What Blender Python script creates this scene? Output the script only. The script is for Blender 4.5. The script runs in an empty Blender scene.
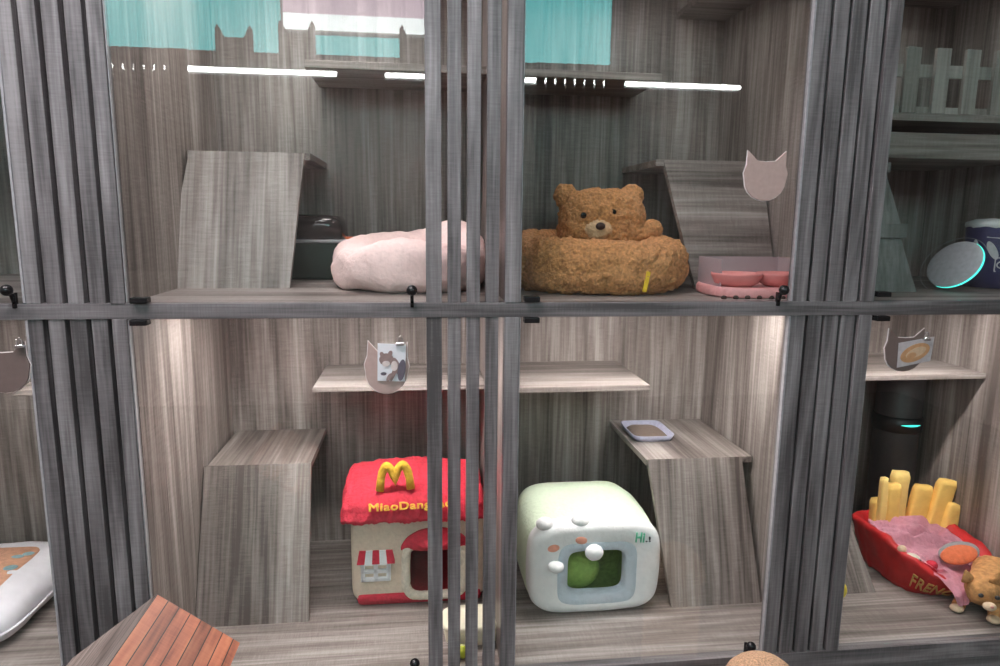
import bpy, bmesh, math, random
from math import sin, cos, pi, radians as R
from mathutils import Vector, Matrix, Euler, noise

S = bpy.context.scene
COL = S.collection
# ------------------------------------------------------------------ camera
cam_d = bpy.data.cameras.new('camera')
cam = bpy.data.objects.new('camera', cam_d); COL.objects.link(cam)
S.camera = cam
_f, _yaw, _pit, _rol = 681.71, R(6.818), R(9.5206), R(.6557)
_F = Vector((sin(_yaw)*cos(_pit), cos(_yaw)*cos(_pit), -sin(_pit)))
_r = Vector((cos(_yaw), -sin(_yaw), 0)); _u = _r.cross(_F)
_rt = _r*cos(_rol) + _u*sin(_rol); _up = _u*cos(_rol) - _r*sin(_rol)
cam.matrix_world = Matrix(((_rt.x, _up.x, -_F.x, 0), (_rt.y, _up.y, -_F.y, -1.6), (_rt.z, _up.z, -_F.z, 1.58), (0, 0, 0, 1)))
cam_d.sensor_width = 36; cam_d.lens = _f/1000*36; cam_d.clip_start = .02
# ------------------------------------------------------------------ world, exposure
w = bpy.data.worlds.new('world'); S.world = w; w.use_nodes = True
w.node_tree.nodes['Background'].inputs[0].default_value = (.8, .85, 1, 1)
w.node_tree.nodes['Background'].inputs[1].default_value = .3
S.view_settings.view_transform = 'Standard'; S.view_settings.look = 'None'
S.view_settings.gamma = 1; S.view_settings.use_curve_mapping = False
S.view_settings.exposure = 0.0
LOWER_LED, UPPER_LED_L, UPPER_LED_R = 122, 98, 34
ROOM_FILL, TUBE, TEAL = 46, 60, 7.0

# ------------------------------------------------------------------ materials
def mat(name):
    m = bpy.data.materials.new(name); m.use_nodes = True
    return m, m.node_tree, m.node_tree.nodes['Principled BSDF']
def N(nt, t, **kw):
    n = nt.nodes.new(t)
    for k, v in kw.items(): setattr(n, k, v)
    return n
def ramp(nt, src, stops):
    c = N(nt, 'ShaderNodeValToRGB'); e = c.color_ramp.elements
    e[0].position, e[0].color = stops[0][0], (*stops[0][1], 1)
    e[1].position, e[1].color = stops[-1][0], (*stops[-1][1], 1)
    for p, col in stops[1:-1]:
        k = e.new(p); k.color = (*col, 1)
    nt.links.new(src, c.inputs[0]); return c.outputs[0]
def plain(name, col, rough=.6, bump=0, bscale=80, metal=0, var=.12, sheen=0, emit=None):
    m, nt, b = mat(name)
    b.inputs['Roughness'].default_value = rough; b.inputs['Metallic'].default_value = metal
    tc = N(nt, 'ShaderNodeTexCoord'); nz = N(nt, 'ShaderNodeTexNoise')
    nz.inputs['Scale'].default_value = bscale; nz.inputs['Detail'].default_value = 4
    nt.links.new(tc.outputs['Object'], nz.inputs['Vector'])
    lo = tuple(c*(1-var) for c in col); hi = tuple(min(1, c*(1+var)) for c in col)
    nt.links.new(ramp(nt, nz.outputs['Fac'], [(.3, lo), (.7, hi)]), b.inputs['Base Color'])
    if bump:
        bp = N(nt, 'ShaderNodeBump'); bp.inputs['Strength'].default_value = bump; bp.inputs['Distance'].default_value = .01
        nt.links.new(nz.outputs['Fac'], bp.inputs['Height']); nt.links.new(bp.outputs[0], b.inputs['Normal'])
    if emit:
        b.inputs['Emission Color'].default_value = (*col, 1); b.inputs['Emission Strength'].default_value = emit
    return m
def wood(name, dark, mid, light, axis='z', coarse=7, fine=120, knots=True, rough=.45, stretch=.05):
    """laminate with grain running along one axis of the object"""
    m, nt, b = mat(name)
    tc = N(nt, 'ShaderNodeTexCoord'); oi = N(nt, 'ShaderNodeObjectInfo')
    off = N(nt, 'ShaderNodeVectorMath', operation='SCALE'); off.inputs[0].default_value = (7.3, 3.1, 5.7)
    nt.links.new(oi.outputs['Random'], off.inputs['Scale'])
    add = N(nt, 'ShaderNodeVectorMath', operation='ADD')
    nt.links.new(tc.outputs['Object'], add.inputs[0]); nt.links.new(off.outputs[0], add.inputs[1])
    k = {'x': 0, 'y': 1, 'z': 2}[axis]
    def nz(sc, st, detail, dist=0):
        mp = N(nt, 'ShaderNodeMapping'); s = [sc]*3; s[k] = sc*st; mp.inputs['Scale'].default_value = s
        nt.links.new(add.outputs[0], mp.inputs['Vector'])
        t = N(nt, 'ShaderNodeTexNoise'); t.inputs['Scale'].default_value = 1; t.inputs['Detail'].default_value = detail
        t.inputs['Distortion'].default_value = dist
        nt.links.new(mp.outputs[0], t.inputs['Vector']); return t.outputs['Fac']
    def math_(op, a, c):
        q = N(nt, 'ShaderNodeMath', operation=op)
        for i, v in enumerate((a, c)):
            if isinstance(v, (int, float)): q.inputs[i].default_value = v
            else: nt.links.new(v, q.inputs[i])
        return q.outputs[0]
    a = nz(coarse, stretch*1.6, 3, 1.2); f1 = nz(fine, stretch*.5, 3); c = nz(fine*.35, stretch, 4, .8); g = nz(26, 12, 2)
    t = math_('ADD', math_('MULTIPLY', a, .42), math_('MULTIPLY', c, .22))
    t = math_('ADD', t, math_('MULTIPLY', f1, .24)); t = math_('ADD', t, math_('MULTIPLY', g, .09))
    nt.links.new(ramp(nt, t, [(.39, dark), (.5, mid), (.61, light)]), b.inputs['Base Color'])
    b.inputs['Roughness'].default_value = rough
    bp = N(nt, 'ShaderNodeBump'); bp.inputs['Strength'].default_value = .15; bp.inputs['Distance'].default_value = .004
    nt.links.new(f1, bp.inputs['Height']); nt.links.new(bp.outputs[0], b.inputs['Normal'])
    return m
def glass_mat(name, tint=(.97, .985, .98), rough=.0):
    m, nt, b = mat(name); nt.nodes.remove(b)
    out = nt.nodes['Material Output']
    tr = N(nt, 'ShaderNodeBsdfTransparent'); tr.inputs[0].default_value = (*tint, 1)
    gl = N(nt, 'ShaderNodeBsdfGlossy'); gl.inputs['Roughness'].default_value = rough
    fr = N(nt, 'ShaderNodeFresnel'); fr.inputs['IOR'].default_value = 1.5
    ge = N(nt, 'ShaderNodeNewGeometry'); mr = N(nt, 'ShaderNodeMapRange')    # both faces of the pane reflect alike
    mr.inputs[3].default_value = 1.5; mr.inputs[4].default_value = 1/1.5
    nt.links.new(ge.outputs['Backfacing'], mr.inputs[0]); nt.links.new(mr.outputs[0], fr.inputs['IOR'])
    mx = N(nt, 'ShaderNodeMixShader')
    nt.links.new(fr.outputs[0], mx.inputs[0]); nt.links.new(tr.outputs[0], mx.inputs[1]); nt.links.new(gl.outputs[0], mx.inputs[2])
    nt.links.new(mx.outputs[0], out.inputs[0]); return m
def emis(name, col, s):
    m, nt, b = mat(name); nt.nodes.remove(b)
    e = N(nt, 'ShaderNodeEmission'); e.inputs[0].default_value = (*col, 1); e.inputs[1].default_value = s
    nt.links.new(e.outputs[0], nt.nodes['Material Output'].inputs[0]); return m

W_D, W_M, W_L = (.095, .076, .068), (.252, .215, .197), (.46, .415, .39)
WZ = wood('grey_oak_upright', W_D, W_M, W_L, 'z')
WX = wood('grey_oak_level', W_D, W_M, W_L, 'x')
WY = wood('grey_oak_deep', W_D, W_M, W_L, 'y')
SL = wood('slat_oak', (.075, .068, .07), (.175, .161, .166), (.30, .283, .289), 'z', coarse=16, fine=160, stretch=.06)
SLX = wood('rail_oak', (.075, .068, .07), (.175, .161, .166), (.30, .283, .289), 'x', coarse=16, fine=160)
FEN = wood('fence_oak', (.24, .215, .195), (.42, .385, .355), (.56, .52, .48), 'z')
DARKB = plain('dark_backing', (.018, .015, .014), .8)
GLASS = glass_mat('clear_glass')
ACR = plain('milky_acrylic', (.62, .50, .54), .3, var=.02); ACR.node_tree.nodes['Principled BSDF'].inputs['Alpha'].default_value = .45
EDGE = plain('glass_edge', (.36, .35, .37), .4)
BLACK = plain('black_plastic', (.008, .008, .009), .25)
CHROME = plain('steel', (.75, .75, .76), .25, metal=1)
PINKF = plain('pink_fleece', (.87, .655, .625), .95, .35, 90, sheen=.4, var=.06)
BROWN = plain('brown_curly_plush', (.62, .295, .12), .95, .9, 120, sheen=.5, var=.35)
TAN = plain('tan_plush', (.74, .50, .30), .95, .7, 120, sheen=.4)
NOSE = plain('dark_brown_nose', (.06, .03, .025), .7)
YEL = plain('yellow_felt', (.85, .55, .03), .8)
RED = plain('red_plush', (.64, .035, .065), .9, .5, 90, sheen=.3, var=.15)
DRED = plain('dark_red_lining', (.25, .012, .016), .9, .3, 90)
REDC = plain('red_canvas', (.58, .018, .02), .55, .25, 25, var=.15)
BEIGE = plain('beige_felt', (.74, .62, .49), .9, .4, 90, var=.06)
CREAM = plain('cream_plush', (.80, .73, .60), .9, .6, 90)
WHITE = plain('white_plush', (.92, .92, .92), .95, .2, 80, var=.04, sheen=.2)
GREEN = plain('pale_green_plush', (.76, .88, .68), .95, .25, 80, var=.05, sheen=.2)
LIME = plain('green_lining', (.27, .42, .10), .95, .5, 60, var=.2)
LIME2 = plain('green_cushion', (.33, .50, .12), .95, .5, 60, var=.15)
PBLUE = plain('pale_blue_felt', (.62, .70, .77), .9, .4, 90, var=.05)
BLUSH = plain('coral_blush', (.80, .36, .26), .9)
TEALG = plain('teal_green_print', (.12, .48, .30), .8)
INK = plain('dark_print', (.03, .03, .035), .7)
FRY = plain('fry_yellow', (.97, .60, .16), .75, .3, 40, var=.08)
FRY2 = plain('fry_pale_yellow', (.97, .66, .22), .75, .3, 40, var=.08)
BLANK = plain('pink_blanket', (.96, .50, .60), .95, .5, 90, var=.1, sheen=.4)
ORNG = plain('orange_felt', (.72, .17, .07), .9, .4, 70)
GREYF = plain('grey_felt', (.30, .28, .29), .9)
GINGER = plain('ginger_fur', (.58, .29, .11), .95, .6, 70, var=.28, sheen=.3)
PALEF = plain('pale_fur', (.74, .55, .38), .95, .5, 70, sheen=.3)
PINKP = plain('pink_plastic', (.78, .36, .36), .35, var=.04)
PINKB = plain('pink_ceramic', (.74, .27, .26), .25, var=.04)
PLQ = plain('pink_plaque', (.47, .34, .31), .5, var=.06)
PLQD = plain('brown_plaque', (.16, .115, .105), .5, var=.06)
PLQE = plain('plaque_edge', (.80, .74, .74), .4)
CARD = plain('photo_card', (.80, .80, .84), .4, var=.02)
NAVY = plain('navy_print', (.022, .026, .11), .5)
LGREY = plain('light_grey_print', (.62, .60, .63), .6)
PALEW = plain('white_plastic', (.85, .85, .86), .5, var=.03)
SAND = plain('sand_carpet', (.68, .42, .26), .95, .9, 260, var=.3)
CUSH = plain('white_cotton', (.84, .82, .87), .9, .25, 30, var=.04)
PEACH = plain('peach_print', (.78, .42, .27), .9)
BLUEP = plain('blue_print', (.30, .47, .52), .9)
TRAYG = plain('dark_green_plastic', (.014, .04, .032), .35)
SMOKE = plain('smoked_lid', (.028, .024, .024), .12)
LAV = plain('lavender_plastic', (.50, .50, .64), .5)
KIB = plain('brown_kibble', (.27, .20, .16), .8, .8, 150)
CREAMP = plain('cream_plastic', (.86, .84, .66), .4, var=.03)
LIMEP = plain('lime_plastic', (.55, .62, .05), .4)
GREYM = plain('grey_plastic', (.36, .36, .38), .35)
WALLM = plain('room_paint', (.60, .53, .51), .9, .1, 30)
FLOORM = wood('room_floor_boards', (.06, .05, .045), (.12, .10, .09), (.2, .17, .15), 'x')
TWOOD = wood('treeboards', (.10, .105, .10), (.20, .205, .20), (.32, .32, .31), 'z')
CYAN = emis('cyan_light', (.08, .9, .75), 1.6)  # glow that stands in for cyan reflections in the glass

def plank_mat(name, dark, mid, light):
    """planks running along object y, with dark joints across x"""
    m = wood(name, dark, mid, light, 'y', coarse=22, fine=90, stretch=.1)
    nt = m.node_tree; b = nt.nodes['Principled BSDF']
    src = b.inputs['Base Color'].links[0].from_socket
    tc = N(nt, 'ShaderNodeTexCoord'); sp = N(nt, 'ShaderNodeSeparateXYZ'); nt.links.new(tc.outputs['Object'], sp.inputs[0])
    a = N(nt, 'ShaderNodeMath', operation='MULTIPLY'); a.inputs[1].default_value = 42; nt.links.new(sp.outputs[0], a.inputs[0])
    fl = N(nt, 'ShaderNodeMath', operation='FRACT'); nt.links.new(a.outputs[0], fl.inputs[0])
    lt = N(nt, 'ShaderNodeMath', operation='GREATER_THAN'); lt.inputs[1].default_value = .08; nt.links.new(fl.outputs[0], lt.inputs[0])
    fo = N(nt, 'ShaderNodeMath', operation='FLOOR'); nt.links.new(a.outputs[0], fo.inputs[0])
    wn = N(nt, 'ShaderNodeTexWhiteNoise', noise_dimensions='1D'); nt.links.new(fo.outputs[0], wn.inputs['W'])
    mr = N(nt, 'ShaderNodeMapRange'); mr.inputs[3].default_value = .65; mr.inputs[4].default_value = 1.25; nt.links.new(wn.outputs[0], mr.inputs[0])
    mu = N(nt, 'ShaderNodeMath', operation='MULTIPLY'); nt.links.new(lt.outputs[0], mu.inputs[0]); nt.links.new(mr.outputs[0], mu.inputs[1])
    mx = N(nt, 'ShaderNodeVectorMath', operation='SCALE'); nt.links.new(src, mx.inputs[0]); nt.links.new(mu.outputs[0], mx.inputs['Scale'])
    nt.links.new(mx.outputs[0], b.inputs['Base Color']); return m
REDPL = plank_mat('red_planks', (.17, .045, .022), (.35, .105, .05), (.47, .18, .09))
GREYPL = plank_mat('weathered_planks', (.14, .11, .095), (.27, .22, .195), (.38, .33, .30))  # grey-brown planks for the left slope, walls and legs

# ------------------------------------------------------------------ mesh helpers
def wl(o):
    v = Vector()
    while o: v += o.location; o = o.parent
    return v
def link(name, me, m, parent=None, smooth=False):
    o = bpy.data.objects.new(name, me); COL.objects.link(o)
    if parent: o.parent = parent
    for k in (m if isinstance(m, (list, tuple)) else [m]): me.materials.append(k)
    if smooth:
        for p in me.polygons: p.use_smooth = True
    return o
class MB:
    """collects shapes in world coordinates"""
    def __init__(s): s.bm = bmesh.new()
    def box(s, x0, x1, y0, y1, z0, z1, bev=0, mi=0):
        r = bmesh.ops.create_cube(s.bm, size=1)
        for v in r['verts']: v.co = Vector(((x0+x1)/2+v.co.x*(x1-x0), (y0+y1)/2+v.co.y*(y1-y0), (z0+z1)/2+v.co.z*(z1-z0)))
        fs = {f for v in r['verts'] for f in v.link_faces}
        for f in fs: f.material_index = mi
        if bev: bmesh.ops.bevel(s.bm, geom=list({e for f in fs for e in f.edges}), offset=bev, segments=2, affect='EDGES', profile=.5)
        return s
    def ball(s, c, r, seg=20, rings=12, rot=None, mi=0):
        r = (r, r, r) if isinstance(r, (int, float)) else r
        q = bmesh.ops.create_uvsphere(s.bm, u_segments=seg, v_segments=rings, radius=1)
        for v in q['verts']:
            p = Vector((v.co.x*r[0], v.co.y*r[1], v.co.z*r[2]))
            if rot: p = rot @ p
            v.co = Vector(c)+p
        for f in {f for v in q['verts'] for f in v.link_faces}: f.material_index = mi
        return s
    def loops(s, L, cap0=True, cap1=True, mi=0):
        V = [[s.bm.verts.new(p) for p in l] for l in L]; n = len(V[0])
        for a, b in zip(V, V[1:]):
            for i in range(n):
                f = s.bm.faces.new((a[i], a[(i+1) % n], b[(i+1) % n], b[i])); f.material_index = mi
        if cap0: s.bm.faces.new(V[0][::-1]).material_index = mi
        if cap1: s.bm.faces.new(V[-1]).material_index = mi
        return s
    def tube(s, pts, r, n=10, mi=0):
        pts = [Vector(p) for p in pts]; L = []
        for i, p in enumerate(pts):
            d = (pts[min(i+1, len(pts)-1)]-pts[max(i-1, 0)]).normalized()
            a = d.orthogonal() if i == 0 else (L_a - d*L_a.dot(d))
            a.normalize(); L_a = a; b = d.cross(a)
            rr = r[i] if isinstance(r, (list, tuple)) else r
            L.append([p+a*rr*cos(2*pi*k/n)+b*rr*sin(2*pi*k/n) for k in range(n)])
        return s.loops(L, mi=mi)
    def cyl(s, c, r, h, n=32, r2=None, mi=0, bev=0):
        r2 = r if r2 is None else r2; c = Vector(c)
        ring = lambda rr, z: [c+Vector((rr*cos(2*pi*k/n), rr*sin(2*pi*k/n), z)) for k in range(n)]
        if bev: return s.loops([ring(r-bev, 0), ring(r, bev), ring(r2, h-bev), ring(r2-bev, h)], mi=mi)
        return s.loops([ring(r, 0), ring(r2, h)], mi=mi)
    def prism(s, poly, y0, y1, mi=0):     # polygon in x,z pushed through y
        return s.loops([[Vector((x, y0, z)) for x, z in poly], [Vector((x, y1, z)) for x, z in poly]], mi=mi)
    def noise(s, amp, sc, oct=2, seed=0.0):
        s.bm.normal_update()
        mv = []
        for v in s.bm.verts:
            p = v.co*sc+Vector((seed, seed*1.7, seed*.3)); d = noise.noise(p)
            if oct > 1: d += .6*noise.noise(p*2.3)
            if oct > 2: d += .5*noise.noise(p*5.1)
            mv.append(v.normal*d*amp)
        for v, d in zip(s.bm.verts, mv): v.co += d
        return s
    def rot(s, M, c):
        c = Vector(c)
        for v in s.bm.verts: v.co = c+M @ (v.co-c)
        return s
    def build(s, name, m, parent=None, smooth=False, fix=True, frame=None, sub=0):
        if fix: bmesh.ops.recalc_face_normals(s.bm, faces=s.bm.faces)
        if sub:
            bmesh.ops.subdivide_edges(s.bm, edges=s.bm.edges, cuts=sub, use_grid_fill=True)
        o0 = wl(parent) if parent else Vector()
        if frame is None:
            if parent is None:            # a one-mesh thing: origin at its base
                zs = [v.co for v in s.bm.verts]
                o0 = Vector((sum(v.x for v in zs)/len(zs), sum(v.y for v in zs)/len(zs), min(v.z for v in zs)))
            for v in s.bm.verts: v.co -= o0
        else:
            inv = frame.inverted()
            for v in s.bm.verts: v.co = inv @ v.co
        me = bpy.data.meshes.new(name); s.bm.to_mesh(me); s.bm.free()
        o = link(name, me, m, parent, smooth)
        if frame is not None: o.matrix_local = Matrix.Translation(-o0) @ frame
        elif parent is None: o.location = o0
        return o
def sup(cx, cy, a, b, n=4, k=48, z=None, y=None, ph=0):
    """rounded-rectangle loop, in the x,y plane at z or in the x,z plane at y"""
    out = []
    for i in range(k):
        t = 2*pi*i/k+ph; c, s_ = cos(t), sin(t)
        px = cx+a*math.copysign(abs(c)**(2/n), c); py = cy+b*math.copysign(abs(s_)**(2/n), s_)
        out.append(Vector((px, py, z)) if y is None else Vector((px, y, py)))
    return out
def tag(o, label, cat, group=None, kind=None):
    o['label'] = label; o['category'] = cat
    if group: o['group'] = group
    if kind: o['kind'] = kind
    return o
def thing(name, loc, label, cat, group=None):
    o = bpy.data.objects.new(name, None); COL.objects.link(o); o.location = loc; o.empty_display_size = .05
    return tag(o, label, cat, group)
def struct(name, mb, m):
    o = mb.build(name, m, None); o['kind'] = 'structure'; return o
def text_mesh(txt, size, extrude, bold=0.0):
    cu = bpy.data.curves.new('lettering', 'FONT'); cu.body = txt; cu.size = size; cu.extrude = extrude; cu.bevel_depth = bold; cu.bevel_resolution = 0
    cu.align_x = 'LEFT'; cu.space_character = 1.08; cu.resolution_u = 3
    o = bpy.data.objects.new('lettering', cu); COL.objects.link(o)
    me = bpy.data.meshes.new_from_object(o.evaluated_get(bpy.context.evaluated_depsgraph_get()))
    bpy.data.objects.remove(o); bpy.data.curves.remove(cu)
    me.materials.clear(); return me
def lettering(name, txt, size, ext, m, parent, M, width=None, bold=0.0):
    me = text_mesh(txt, size, ext, bold)
    if width:
        xs = [v.co.x for v in me.vertices]; k = width/(max(xs)-min(xs)); x0 = min(xs)
        for v in me.vertices: v.co.x = (v.co.x-x0)*k
    o = link(name, me, m, parent); o.matrix_local = Matrix.Translation(-wl(parent)) @ M; return o
UPR = Matrix.Rotation(R(90), 4, 'X')       # text upright, facing -y

UF, LF, D = 1.383, .407, .80
RT, RB = 1.383, 1.348                      # the rail between the two rows
TOP = 2.36
# ================================================================== the room
struct('floor', MB().box(-4, 4.5, -4.2, 1.2, -.1, 0), FLOORM)
struct('ceiling', MB().box(-4, 4.5, -4.2, 1.2, 3.5, 3.6), WALLM)
struct('wall_left', MB().box(-4.1, -4, -4.2, 1.2, 0, 3.5), WALLM)
struct('wall_right', MB().box(4.5, 4.6, -4.2, 1.2, 0, 3.5), WALLM)
struct('wall_front', MB().box(-4, 4.5, 1.1, 1.2, 0, 3.5), WALLM)
wb = MB().box(-4, 4.5, -4.3, -4.2, 0, 2.84).box(-4, -2.5, -4.3, -4.2, 2.84, 3.5).box(1.75, 4.5, -4.3, -4.2, 2.84, 3.5).box(-2.5, 1.75, -4.3, -4.2, 3.4, 3.5)
struct('wall_back', wb, WALLM)
wn = bpy.data.objects.new('window_1', None); COL.objects.link(wn); wn.location = (-.4, -4.2, 2.84); wn['kind'] = 'structure'
MB().box(-2.5, 1.6, -4.25, -4.24, 2.855, 3.4).build('window_pane', emis('teal_daylight', (.20, .80, .82), TEAL), wn)
fr = MB()
for x in (-2.5, 1.72): fr.box(x, x+.03, -4.24, -4.18, 2.84, 3.4)
fr.box(-2.5, 1.75, -4.24, -4.18, 2.82, 2.84).box(-2.5, 1.75, -4.24, -4.18, 3.38, 3.4)
fr.build('window_frame', SL, wn)
struct('trim_2', MB().box(-4, 4.5, 1.0, 1.1, 2.5, 3.5), SLX)
struct('trim_1', MB().box(-4, 4.5, -.0, 1.1, TOP, 3.5), SL)
# unseen lamps added on the ceiling to light the room and slats
for i, (x, y) in enumerate(((-1.8, -.95), (-.45, -.85))):
    t = thing('ceiling_lamp', (x, y, 3.5), ['white ceiling lamp at the far left of the room', 'white ceiling lamp above the middle of the room'][i], 'lamp', 'room ceiling lamps')
    MB().box(x-.32, x+.32, y-.32, y+.32, 3.46, 3.5, .006).build('housing', PALEW, t)
    MB().box(x-.28, x+.28, y-.28, y+.28, 3.452, 3.46).build('diffuser', emis('ceiling_lamp_light', (1, .90, .94), ROOM_FILL), t)

def tube_lamp(x0, x1, z, label):
    t = thing('tube_lamp', ((x0+x1)/2, -4.02, z), label, 'lamp', 'tube lamps across the room')
    MB().box(x0, x1, -4.06, -4.02, z-.03, z+.03).build('housing', PALEW, t)
    MB().tube([(x0+.01, -4.0, z), (x1-.01, -4.0, z)], .017, 12).build('tube', emis('tube_light', (.95, 1, .98), TUBE), t, True)
tube_lamp(-2.36, -.61, 2.664, 'long white tube lamp mirrored as a line in the upper left door')
tube_lamp(-.26, 2.65, 2.668, 'long white tube lamp mirrored as a line in the upper right door')
def slat_screen(x0, x1, n, label):
    t = MB(); p = (x1-x0)/n
    for i in range(n): t.box(x0+i*p, x0+i*p+p*.82, -3.95, -3.925, 1.2, 2.79)
    t.box(x0, x1, -3.95, -3.93, 1.15, 1.2).box(x1-.03, x1+.085, -3.95, -3.925, 1.2, 2.79)
    tag(t.build('slat_screen', SL, None), label, 'screen', 'slat screens across the room')
slat_screen(-2.36, -1.78, 8, 'dark slat screen mirrored at the left of the upper left door')
slat_screen(.93, 1.56, 8, 'dark slat screen mirrored in the upper right door')
lt = thing('light_box', (-.45, -4.0, 2.92), 'white light panel mirrored at the top of the upper left door', 'lamp')
MB().box(-1.02, .13, -4.06, -4.0, 2.955, 3.4).build('housing', PALEW, lt)
MB().box(-1.0, .11, -4.0, -3.99, 2.975, 3.09).build('diffuser', emis('light_box_bright', (.93, 1, 1), 13), lt)
MB().box(-1.0, .11, -4.0, -3.99, 3.09, 3.38).build('upper_panel', emis('light_box_pink', (1, .80, .92), 7), lt)
def cat_outline(w, h, n=10):
    """cat-head outline, ears up, centred on x, base at z 0"""
    p = []
    for i in range(n+1):
        a = pi+pi*i/n; p.append((w/2*cos(a), h*.42+h*.42*sin(a)))
    return p+[(w*.53, h*.55), (w*.47, h*.72), (w*.46, h), (w*.22, h*.80), (0, h*.785), (-w*.22, h*.80), (-w*.46, h), (-w*.47, h*.72), (-w*.53, h*.55)]
for x, l in ((-1.357, 'leftmost cat-eared board mirrored above the upper left ramp'), (-.90, 'middle cat-eared board mirrored above the upper left ramp'), (-.0, 'cat-eared board mirrored beside the middle slats')):
    dz = 0 if x < -1 else .05
    o = [(-.135, -.06), (.135, -.06), (.135, .16+dz), (.115, .19+dz), (.07, .10+dz), (-.07, .10+dz), (-.115, .19+dz), (-.135, .16+dz)]; 
    tag(MB().prism([(x+a, 2.79+b) for a, b in o], -3.98, -3.955).build('cat_eared_board', WZ, None), l, 'panel', 'cat-eared boards across the room')

# ================================================================== cabinets
def hinge(x, z, parent):
    MB().box(x-.0185, x+.0185, -.012, .016, z-.0065, z+.0065, .002).build('hinge', BLACK, parent)
def knob(x, z, parent, up=1):
    k = MB().ball((x, -.026, z), .0125).tube([(x, -.016, z-.004), (x, -.004, z-.03)], .004, 8).box(x-.004, x+.004, -.006, .006, z-.042, z-.008, .001)
    k.build('knob', BLACK, parent, True)
def cabinet(label, x0, x1, zf, zt, shelf=None, ramp=None, led=None, door=None, row='upper', ledx=None):
    t = thing('cat_cabinet', ((x0+x1)/2, .4, zf-.035), label, 'cabinet')
    MB().box(x0, x1, D, D+.015, zf, zt).build('back_panel', WZ, t)
    MB().box(x0-.015, x0, .03, D+.015, zf-.03, zt).build('side_panel', WZ, t)
    MB().box(x1, x1+.015, .03, D+.015, zf-.03, zt).build('side_panel', WZ, t)
    MB().box(x0, x1, .03, D, zf-.03, zf).build('floor_panel', WX, t)
    if zt > 2: MB().box(x0, x1, .03, D, zt-.02, zt).build('top_panel', WX, t)
    if shelf:
        for sx0, sx1, sy, sz, th in shelf:
            MB().box(sx0, sx1, sy, D, sz-th, sz, .0015).build('shelf', WX, t)
    if ramp:
        rx0, rx1, yb, yt, zp, px0, px1, ax = ramp
        MB().box(px0, px1, yt, D, zp-.02, zp, .001).build('platform', WY if ax == 'z' else WX, t)
        bx, tx = rx0 if isinstance(rx0, tuple) else (rx0, rx0), rx1 if isinstance(rx1, tuple) else (rx1, rx1)
        ln = math.hypot(yt-yb, zp-zf); ang = math.atan2(yt-yb, zp-zf)
        fm = Matrix.Translation((bx[0], yb, zf)) @ Matrix.Rotation(-ang, 4, 'X')
        m = MB(); th = .018; w0, w1 = tx[0]-bx[0], tx[1]-bx[1]; s_ = bx[1]-bx[0]
        lo = [(0, 0, 0), (w0, 0, 0), (w0, th, 0), (0, th, 0)]; hi = [(s_, 0, ln), (s_+w1, 0, ln), (s_+w1, th, ln), (s_, th, ln)]
        m.loops([[fm @ Vector(p) for p in lo], [fm @ Vector(p) for p in hi]])
        m.build('ramp', WZ if ax == 'z' else WX, t, frame=fm)
    if led:
        c = ledx if ledx else (x0+x1)/2; dz = .02 if zt > 2 else 0; ly = .35 if zt > 2 else .27
        hl_ = (x1-x0)/2-.08 if not ledx else .25
        lm = MB().box(c-hl_, c+hl_, ly, ly+.04, zt-.005-dz, zt-dz)
        lo = lm.build('light_strip', PALEW, t)
        MB().box(c-hl_+.01, c+hl_-.01, ly+.004, ly+.036, zt-.007-dz, zt-.005-dz).build('diffuser', emis('cabinet_light', (1, .92, .90), led), lo)
    if door:
        dx0, dx1, z0, z1, hz, kn, hx, es = door
        g = MB().box(dx0, dx1, .004, .010, z0, z1).build('glass_door', GLASS, t)
        MB().box(dx0-.001, dx0+.001, .002, .012, z0, z1).build('edge_strip', EDGE, g)
        if es: MB().box(dx1-.0025, dx1+.0025, .001, .013, z0, z1).build('edge_strip', EDGE, g)
        if hx is not None: hinge(hx, hz, g)
        if kn: knob(kn[0], kn[1], g)
    return t
ZC = 1.353                                     # ceiling of the lower row
UD, LDR = (RT+.002, TOP-.03), (LF+.004, RB-.002)
cabinet('top left glass cabinet holding the pink fleece bed and a plain ramp', -.652, .205, UF, TOP,
        [(-.322, .205, .50, 2.022, .022)], ((-.688, -.635), (-.357, -.322), .335, .45, 1.758, -.64, -.305, 'z'), UPPER_LED_L,
        (-.650, .016, *UD, 1.391, (-.017, 1.415), -.621, 0), ledx=-.32)
cabinet('top right glass cabinet holding the brown curly bear bed', .235, 1.06, UF, TOP,
        [(.235, .742, .51, 2.022, .022), (.885, 1.06, .1, 2.285, .022)], ((.80, .738), (1.05, 1.05), .30, .45, 1.762, .715, 1.055, 'x'), UPPER_LED_R,
        (.240, .926, *UD, 1.392, (.889, 1.415), .267, 1))
cabinet('bottom left glass cabinet holding the red roofed toy house', -.652, .205, LF, ZC,
        [(-.325, .205, .47, 1.066, .014)], ((-.650, -.648), (-.331, -.335), .285, .45, .834, -.640, -.335, 'z'), LOWER_LED,
        (-.650, .016, *LDR, 1.341, (-.019, .469), -.625, 0))
cabinet('bottom right glass cabinet holding the white and green plush cave', .235, 1.06, LF, ZC,
        [(.235, .72, .42, 1.068, .018)], ((.762, .71), (1.052, 1.02), .25, .38, .838, .705, 1.055, 'z'), LOWER_LED,
        (.240, .926, *LDR, 1.341, (.877, .455), .267, 1))
cabinet('top cabinet at the far left mostly behind its slat panel', -1.52, -.682, UF, TOP, None, None, None,
        (-1.52, -.863, *UD, 1.391, (-.881, 1.416), None, 1))
cabinet('bottom cabinet at the far left holding the white cushion', -1.52, -.682, LF, ZC,
        [(-1.15, -.682, .43, 1.085, .018)], None, LOWER_LED*.7, (-1.52, -.863, *LDR, 1.341, (-.883, .46), None, 1))
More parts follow.
